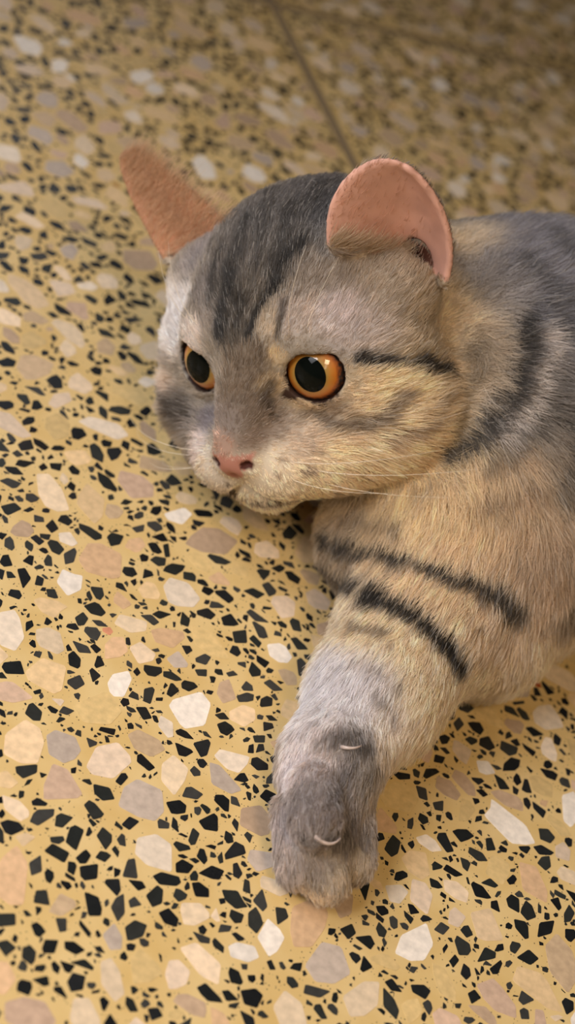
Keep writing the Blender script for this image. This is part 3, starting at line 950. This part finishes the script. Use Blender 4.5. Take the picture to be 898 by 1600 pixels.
# ------------------------------------------------------------------ eyes
def eye_materials():
    mi, nt, b = new_mat('iris')
    a = nt.nodes.new('ShaderNodeAttribute'); a.attribute_name = 'ring'
    r = ramp(nt, [(0.0, (150, 134, 64)), (0.50, (150, 124, 58)), (0.66, (176, 122, 44)), (0.84, (190, 110, 28)), (0.93, (150, 76, 18)), (1.0, (30, 20, 15))])
    tc = nt.nodes.new('ShaderNodeTexCoord')
    nz = nt.nodes.new('ShaderNodeTexNoise'); nz.inputs['Scale'].default_value = 900; nz.inputs['Detail'].default_value = 3
    nt.links.new(tc.outputs['Object'], nz.inputs['Vector'])
    mr = nt.nodes.new('ShaderNodeMapRange'); mr.inputs[3].default_value = -0.08; mr.inputs[4].default_value = 0.08
    nt.links.new(nz.outputs[0], mr.inputs[0])
    ad = nt.nodes.new('ShaderNodeMath'); ad.operation = 'ADD'
    nt.links.new(a.outputs['Fac'], ad.inputs[0]); nt.links.new(mr.outputs[0], ad.inputs[1])
    nt.links.new(ad.outputs[0], r.inputs[0]); nt.links.new(r.outputs[0], b.inputs['Base Color'])
    b.inputs['Roughness'].default_value = 0.5; b.inputs['Coat Weight'].default_value = 1.0; b.inputs['Coat Roughness'].default_value = 0.02
    mp, nt, b = new_mat('pupil')
    b.inputs['Base Color'].default_value = (*s2l((10, 14, 12)), 1); b.inputs['Roughness'].default_value = 0.3; b.inputs['Specular IOR Level'].default_value = 0.0
    b.inputs['Coat Weight'].default_value = 0.45; b.inputs['Coat Roughness'].default_value = 0.02; b.inputs['Coat IOR'].default_value = 1.33
    return mi, mp
MAT_IRIS, MAT_PUPIL = eye_materials()

def cap_mesh(name, c, n, t, u, R, a0, a1, mat, sx=1.0):
    """zone of a ball between polar angles a0 and a1 about n (head axes, cm)"""
    rings, segs = 24, 48
    vs, fs, rg = [], [], []
    for i_ in range(rings + 1):
        a = a0 + (a1 - a0) * i_ / rings
        for j_ in range(segs):
            ph = 2 * math.pi * j_ / segs
            p = c + R * (n * math.cos(a) + math.sin(a) * (t * math.cos(ph) * sx + u * math.sin(ph)))
            p = c + (p - c) / np.linalg.norm(p - c) * R
            vs.append(h2w(p) - C0); rg.append(min(1.0, a / EYE_EDGE))
    for i_ in range(rings):
        for j_ in range(segs):
            k = (j_ + 1) % segs
            fs.append((i_ * segs + j_, (i_ + 1) * segs + j_, (i_ + 1) * segs + k, i_ * segs + k))
    m = bpy.data.meshes.new(name)
    m.from_pydata([tuple(v) for v in vs], [], fs); m.update()
    at_ = m.attributes.new('ring', 'FLOAT', 'POINT'); at_.data.foreach_set('value', np.array(rg, np.float32))
    m.polygons.foreach_set('use_smooth', np.ones(len(m.polygons), bool))
    m.materials.append(mat)
    return m
EYE_EDGE = math.radians(50)
GAZE = {-1: np.array([-0.24, 0.95, 0.20]), 1: np.array([0.10, 0.95, 0.17])}
for s, (c, n, t, u) in EYES.items():
    g = GAZE[s] / np.linalg.norm(GAZE[s])
    gt = t - g * (t @ g); gt /= np.linalg.norm(gt); gu = np.cross(g, gt)
    if gu[2] < 0: gu = -gu
    e = link('eye', cap_mesh('eye', c, g, gt, gu, EYE_R, 0.001, math.radians(140), MAT_IRIS), cat)
    e['label'] = 'round amber eye'
    link('pupil', cap_mesh('pupil', c, g, gt, gu, EYE_R + 0.012, 0.001, math.radians(30), MAT_PUPIL, 0.84), e)

# ------------------------------------------------------------------ whiskers and claws
mw, nt, b = new_mat('whisker'); b.inputs['Base Color'].default_value = (*s2l((232, 220, 200)), 1); b.inputs['Roughness'].default_value = 0.35
mc, nt, b = new_mat('claw'); b.inputs['Base Color'].default_value = (*s2l((182, 164, 154)), 1); b.inputs['Roughness'].default_value = 0.3

def tube(name, path, r0, r1, mat, parent, sides=6):
    path = [np.asarray(p, float) for p in path]
    vs, fs = [], []
    m = len(path)
    for i_, p in enumerate(path):
        tg = path[min(i_ + 1, m - 1)] - path[max(i_ - 1, 0)]; tg /= np.linalg.norm(tg)
        x = np.cross(tg, [0.31, 0.2, 0.93]); x /= np.linalg.norm(x); y = np.cross(tg, x)
        r = r0 + (r1 - r0) * i_ / (m - 1)
        for j_ in range(sides):
            a = 2 * math.pi * j_ / sides
            vs.append(tuple(p + (x * math.cos(a) + y * math.sin(a)) * r - C0))
    for i_ in range(m - 1):
        for j_ in range(sides):
            k = (j_ + 1) % sides
            fs.append((i_ * sides + j_, i_ * sides + k, (i_ + 1) * sides + k, (i_ + 1) * sides + j_))
    fs.append(tuple(range(sides))[::-1]); fs.append(tuple((m - 1) * sides + j_ for j_ in range(sides)))
    me_ = bpy.data.meshes.new(name); me_.from_pydata(vs, [], fs); me_.update()
    me_.polygons.foreach_set('use_smooth', np.ones(len(me_.polygons), bool))
    me_.materials.append(mat)
    return link(name, me_, parent)

def whisker(start, d, length_, sag):
    start = np.array(start, float); d = np.array(d, float); d /= np.linalg.norm(d)
    path = [h2w(start + d * length_ * t_ + np.array([0, -0.6, sag]) * length_ * t_ * t_) for t_ in np.linspace(0, 1, 9)]
    path = [np.maximum(p, [-9, -9, 0.001]) for p in path]
    tube('whisker', path, 0.00009, 0.000025, mw, cat)
for s in (-1, 1):
    for (x, y, z, dx, dy, dz, L_) in ((1.15, 4.2, -1.45, 1, .25, .10, 4.6), (1.25, 4.0, -1.70, 1, .15, -.05, 5.2), (1.2, 3.95, -1.95, 1, .1, -.25, 4.8),
                                      (1.0, 4.3, -1.75, 1, .45, -.10, 3.6), (1.3, 3.7, -1.45, 1, -.1, .15, 4.4)):
        whisker((s * x, y, z), (s * dx, dy, dz), L_, -0.12)
    for (x, y, z, dx, dy, dz, L_) in ((1.5, 2.85, 1.75, .35, .5, 1.0, 2.8), (1.9, 2.7, 1.75, .6, .4, 1.0, 2.4)):
        whisker((s * x, y, z), (s * dx, dy, dz), L_, 0.05)

def claw(pixels, r):
    pts_ = [on_cat(x, y) for x, y in pixels]
    pts_ = np.array([p for p in pts_ if p is not None])
    a, mid, b_ = pts_[0], pts_[1], pts_[2]
    nn = grad_at(pts_)
    a, mid, b_ = a + nn[0] * 0.0006, mid + nn[1] * 0.0032, b_ + nn[2] * 0.0022
    path = [a * (1 - t_) ** 2 + mid * 2 * t_ * (1 - t_) + b_ * t_ * t_ for t_ in np.linspace(0, 1, 7)]
    o = tube('claw', path, r, r * 0.25, mc, cat, 8)
    o['label'] = 'pale curved claw'
claw(((492, 1304), (508, 1314), (522, 1303)), 0.0007)
claw(((532, 1168), (546, 1176), (558, 1167)), 0.0006)

# ------------------------------------------------------------------ chips as objects: the 300 that show largest, the rest joined
cand = []
for idx, (p, col_) in enumerate(chips):
    w = tile_to_world(p)
    u, v, z = project(np.c_[w, np.zeros(len(w))])
    if u.min() < 2 or u.max() > 896 or v.min() < 2 or v.max() > 1598:
        continue
    ar = 0.5 * abs(np.sum(u * np.roll(v, -1) - v * np.roll(u, -1)))
    cand.append((ar, idx, u.mean(), v.mean()))
cand.sort(reverse=True)
single = set()
for ar, idx, u, v in cand:
    if len(single) >= 300:
        break
    if on_cat(u, v) is None:
        single.add(idx)
for idx in sorted(single):
    p, col_ = chips[idx]
    c = np.r_[p.mean(0), 0.0]
    o = link('stone_chip', chips_mesh('stone_chip', [(p, col_)], c), tiles[MAIN])
    o.location = c
rest_mesh = chips_mesh('stone_chips', [q for k, q in enumerate(chips) if k not in single])
full_mesh = chips_mesh('stone_chips', chips)
for key, t in tiles.items():
    o = link('stone_chips', rest_mesh if key == MAIN else full_mesh, t)
    o['kind'] = 'stuff'
